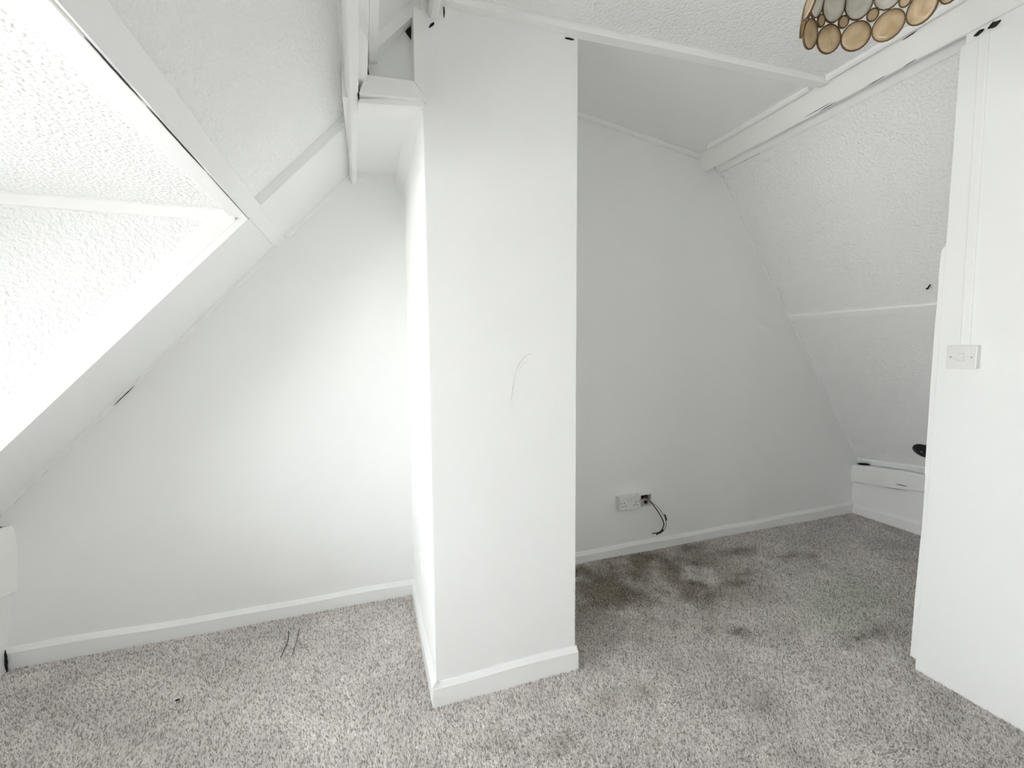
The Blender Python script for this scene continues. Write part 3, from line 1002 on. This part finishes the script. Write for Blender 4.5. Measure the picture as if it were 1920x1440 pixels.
def ring_wire(name, z, r, rw, mat, parent):
    bm = bmesh.new()
    n_ = 40
    vr = []
    for k in range(n_):
        an = 2 * math.pi * k / n_
        d = Vector((math.cos(an), math.sin(an), 0))
        vr.append([bm.verts.new(d * (r + rw * math.cos(j * math.pi / 3)) + Vector((0, 0, z + rw * math.sin(j * math.pi / 3)))) for j in range(6)])
    for k in range(n_):
        a_, b_ = vr[k], vr[(k + 1) % n_]
        for j in range(6):
            bm.faces.new((a_[j], a_[(j + 1) % 6], b_[(j + 1) % 6], b_[j]))
    return bm_obj(name, bm, mat, parent, True)


zt = ZR + 0.229 - lz
ring_wire('top_ring', zt, shade_r(ZR + 0.229), 0.002, M_BRASS, lamp)
bm = bmesh.new()
for k in range(3):
    an = k * 2.0944
    tube(bm, [Vector((0.02 * math.cos(an), 0.02 * math.sin(an), zt)), Vector((shade_r(ZR + 0.229) * math.cos(an), shade_r(ZR + 0.229) * math.sin(an), zt))], 0.0018, 6)
bm_obj('spider', bm, M_BRASS, lamp)
bm = bmesh.new()
bmesh.ops.create_cone(bm, cap_ends=True, segments=20, radius1=0.022, radius2=0.016, depth=0.06, matrix=Matrix.Translation((0, 0, zt + 0.005)))
bm_obj('lamp_holder', bm, M_PLASTIC, lamp)
bm = bmesh.new()
bmesh.ops.create_uvsphere(bm, u_segments=20, v_segments=14, radius=0.028, matrix=Matrix.Translation((0, 0, zt - 0.065)) @ Matrix.Diagonal((1, 1, 1.35, 1)))
bm_obj('bulb', bm, M_SHELL_PALE, lamp, True)
bm = bmesh.new()
tube(bm, [Vector((0, 0, zt + 0.03)), Vector((0, 0, -0.01))], 0.0032, 8)
bm_obj('cord', bm, M_PLASTIC, lamp)
bm = bmesh.new()
bmesh.ops.create_cone(bm, cap_ends=True, segments=28, radius1=0.028, radius2=0.042, depth=0.03, matrix=Matrix.Translation((0, 0, -0.012)))
bm_obj('ceiling_rose', bm, M_PLASTIC, lamp)


# ------------------------------------------------------------------ carpet pile
def vnoise(x, y, sc, seed):
    r = np.random.default_rng(seed)
    g = r.random((64, 64))
    u = x * sc + 31.7; v = y * sc + 17.3
    i = np.floor(u).astype(int); j = np.floor(v).astype(int)
    fu = u - i; fv = v - j
    fu = fu * fu * (3 - 2 * fu); fv = fv * fv * (3 - 2 * fv)
    a = g[i % 64, j % 64]; b = g[(i + 1) % 64, j % 64]; c = g[i % 64, (j + 1) % 64]; d = g[(i + 1) % 64, (j + 1) % 64]
    return (a * (1 - fu) + b * fu) * (1 - fv) + (c * (1 - fu) + d * fu) * fv


SP = 0.0055
gx = np.arange(XK, XR, SP); gy = np.arange(0.55, YG, SP)
X, Y = np.meshgrid(gx, gy)
X = X.ravel() + rng.uniform(-0.45, 0.45, X.size) * SP
Y = Y.ravel() + rng.uniform(-0.45, 0.45, Y.size) * SP
keep = ~((X > PX0 - 0.012) & (X < PX1 + 0.012) & (Y > PY0 - 0.012))
keep &= ~((X > XP - 0.002) & (Y < 1.06)) & (Y < YG - 0.014) & (X < XR - 0.014) & (X > XK + 0.01)
X = X[keep]; Y = Y[keep]
n = X.size
fb = 0.6 * vnoise(X, Y, 2.2, 1) + 0.4 * vnoise(X, Y, 5.5, 2)
fb2 = 0.55 * vnoise(X, Y, 7.0, 3) + 0.45 * vnoise(X, Y, 15.0, 4)
ang = 2.2 + 5.0 * (fb - 0.5) + rng.normal(0, 0.9, n)
lean = (0.0026 + 0.0032 * rng.random(n)) * (0.6 + 0.9 * fb2)
hgt = 0.0065 + 0.0045 * rng.random(n)
base = 0.0036
th0 = rng.uniform(0, 6.28, n)
co = np.zeros((n, 4, 3), np.float32)
for k in range(3):
    co[:, k, 0] = X + base * np.cos(th0 + k * 2.0944)
    co[:, k, 1] = Y + base * np.sin(th0 + k * 2.0944)
    co[:, k, 2] = -0.001
co[:, 3, 0] = X + lean * np.cos(ang)
co[:, 3, 1] = Y + lean * np.sin(ang)
co[:, 3, 2] = hgt
idx = (np.arange(n) * 4)[:, None]
faces = np.concatenate([idx + np.array([[0, 1, 3]]), idx + np.array([[1, 2, 3]]), idx + np.array([[2, 0, 3]])], axis=1).reshape(-1, 3).astype(np.int32)
me = bpy.data.meshes.new('carpet_pile')
me.vertices.add(n * 4)
me.vertices.foreach_set('co', co.ravel())
nf = faces.shape[0]
me.loops.add(nf * 3)
me.polygons.add(nf)
me.loops.foreach_set('vertex_index', faces.ravel())
me.polygons.foreach_set('loop_start', np.arange(0, nf * 3, 3, dtype=np.int32))
me.polygons.foreach_set('loop_total', np.full(nf, 3, np.int32))
me.update(calc_edges=True)
# dirt, worn patches and painted-in shade of the carpet (floor coordinates)
tint = np.ones((n, 3), np.float32)
tint *= (0.82 + 0.36 * fb2)[:, None]
STAINS = []


def floor_pt(px, py):
    d = r2 * ((px - 960) / F_PX) - u2 * ((py - 720) / F_PX) + fw
    t = -CAM_H / d.z
    return d.x * t, d.y * t


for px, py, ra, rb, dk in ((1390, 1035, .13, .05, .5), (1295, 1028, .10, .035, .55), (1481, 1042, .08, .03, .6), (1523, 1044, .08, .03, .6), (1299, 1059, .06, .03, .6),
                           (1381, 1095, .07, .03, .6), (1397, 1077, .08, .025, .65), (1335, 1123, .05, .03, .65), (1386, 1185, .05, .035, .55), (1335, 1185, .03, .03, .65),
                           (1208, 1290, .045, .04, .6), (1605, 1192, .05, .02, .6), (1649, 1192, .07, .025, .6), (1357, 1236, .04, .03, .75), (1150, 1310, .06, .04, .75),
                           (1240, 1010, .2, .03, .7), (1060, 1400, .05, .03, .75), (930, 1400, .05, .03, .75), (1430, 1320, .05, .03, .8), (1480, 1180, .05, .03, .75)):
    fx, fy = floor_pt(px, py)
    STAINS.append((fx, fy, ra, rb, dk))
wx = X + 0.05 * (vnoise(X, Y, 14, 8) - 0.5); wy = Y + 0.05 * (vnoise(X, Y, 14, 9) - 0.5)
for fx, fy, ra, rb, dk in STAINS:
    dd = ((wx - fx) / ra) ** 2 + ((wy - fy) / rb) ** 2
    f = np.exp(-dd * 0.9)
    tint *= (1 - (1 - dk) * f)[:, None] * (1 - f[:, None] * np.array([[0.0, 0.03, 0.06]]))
# trodden-in brown dirt, blotchy, with the shade behind the chimney breast painted in
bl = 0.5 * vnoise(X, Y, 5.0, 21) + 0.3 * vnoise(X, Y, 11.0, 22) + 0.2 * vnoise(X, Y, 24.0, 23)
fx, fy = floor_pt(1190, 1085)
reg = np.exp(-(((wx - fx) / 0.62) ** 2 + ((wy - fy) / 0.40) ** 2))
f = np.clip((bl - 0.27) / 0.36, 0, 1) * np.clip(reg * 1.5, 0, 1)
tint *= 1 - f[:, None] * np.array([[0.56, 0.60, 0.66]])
# faint discoloured (greenish) patches in the recess
for px, py, r_ in ((1600, 1110, .28), (1560, 1160, .16)):
    fx, fy = floor_pt(px, py)
    f = np.exp(-(((wx - fx) / r_) ** 2 + ((wy - fy) / (r_ * 0.7)) ** 2))
    tint *= (1 - f[:, None] * np.array([[0.07, 0.0, 0.07]]))
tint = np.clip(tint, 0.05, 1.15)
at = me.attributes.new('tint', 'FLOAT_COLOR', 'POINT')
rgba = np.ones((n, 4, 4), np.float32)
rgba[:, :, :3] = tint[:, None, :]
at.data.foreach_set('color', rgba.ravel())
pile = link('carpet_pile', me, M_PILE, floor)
pile['kind'] = 'stuff'
pile['label'] = 'short taupe carpet pile with brushed and stained patches and some painted-in shade'


# loose threads and a crumb on the carpet
def thread(name, pts, r, label, group=None, mat=M_CABLE):
    bm = bmesh.new()
    tube(bm, smooth_path(pts, 5), r, 5)
    o = bm_obj(name, bm, mat)
    tag(o, label, 'thread', group)
    return o


def fp(px, py, z=0.0095):
    a_, b_ = floor_pt(px, py)
    k = 1 - z / CAM_H
    return (a_ * k, b_ * k, z)


thread('loose_thread', [fp(541, 1183, .012), fp(540, 1200, .0135), fp(534, 1216, .0125), fp(527, 1232, .011)], 0.0019, 'kinked dark thread lying on the carpet in front of the gable baseboard', 'dark threads on the carpet')
thread('loose_thread', [fp(562, 1178, .012), fp(558, 1196, .013), fp(553, 1212, .0125), fp(548, 1229, .011)], 0.0015, 'thinner straight dark thread beside the kinked one, nearer the chimney breast', 'dark threads on the carpet')
bm = bmesh.new()
c = Vector(fp(333, 1312, .0115))
bmesh.ops.create_icosphere(bm, subdivisions=2, radius=0.006, matrix=Matrix.Translation(c) @ Matrix.Diagonal((1.3, 0.8, 0.5, 1)))
for v in bm.verts:
    v.co += Vector((random.uniform(-1, 1), random.uniform(-1, 1), random.uniform(-1, 1))) * 0.0012
tag(bm_obj('lint_speck', bm, M_CABLE), 'tiny black speck of lint lying on the left carpet', 'lint')
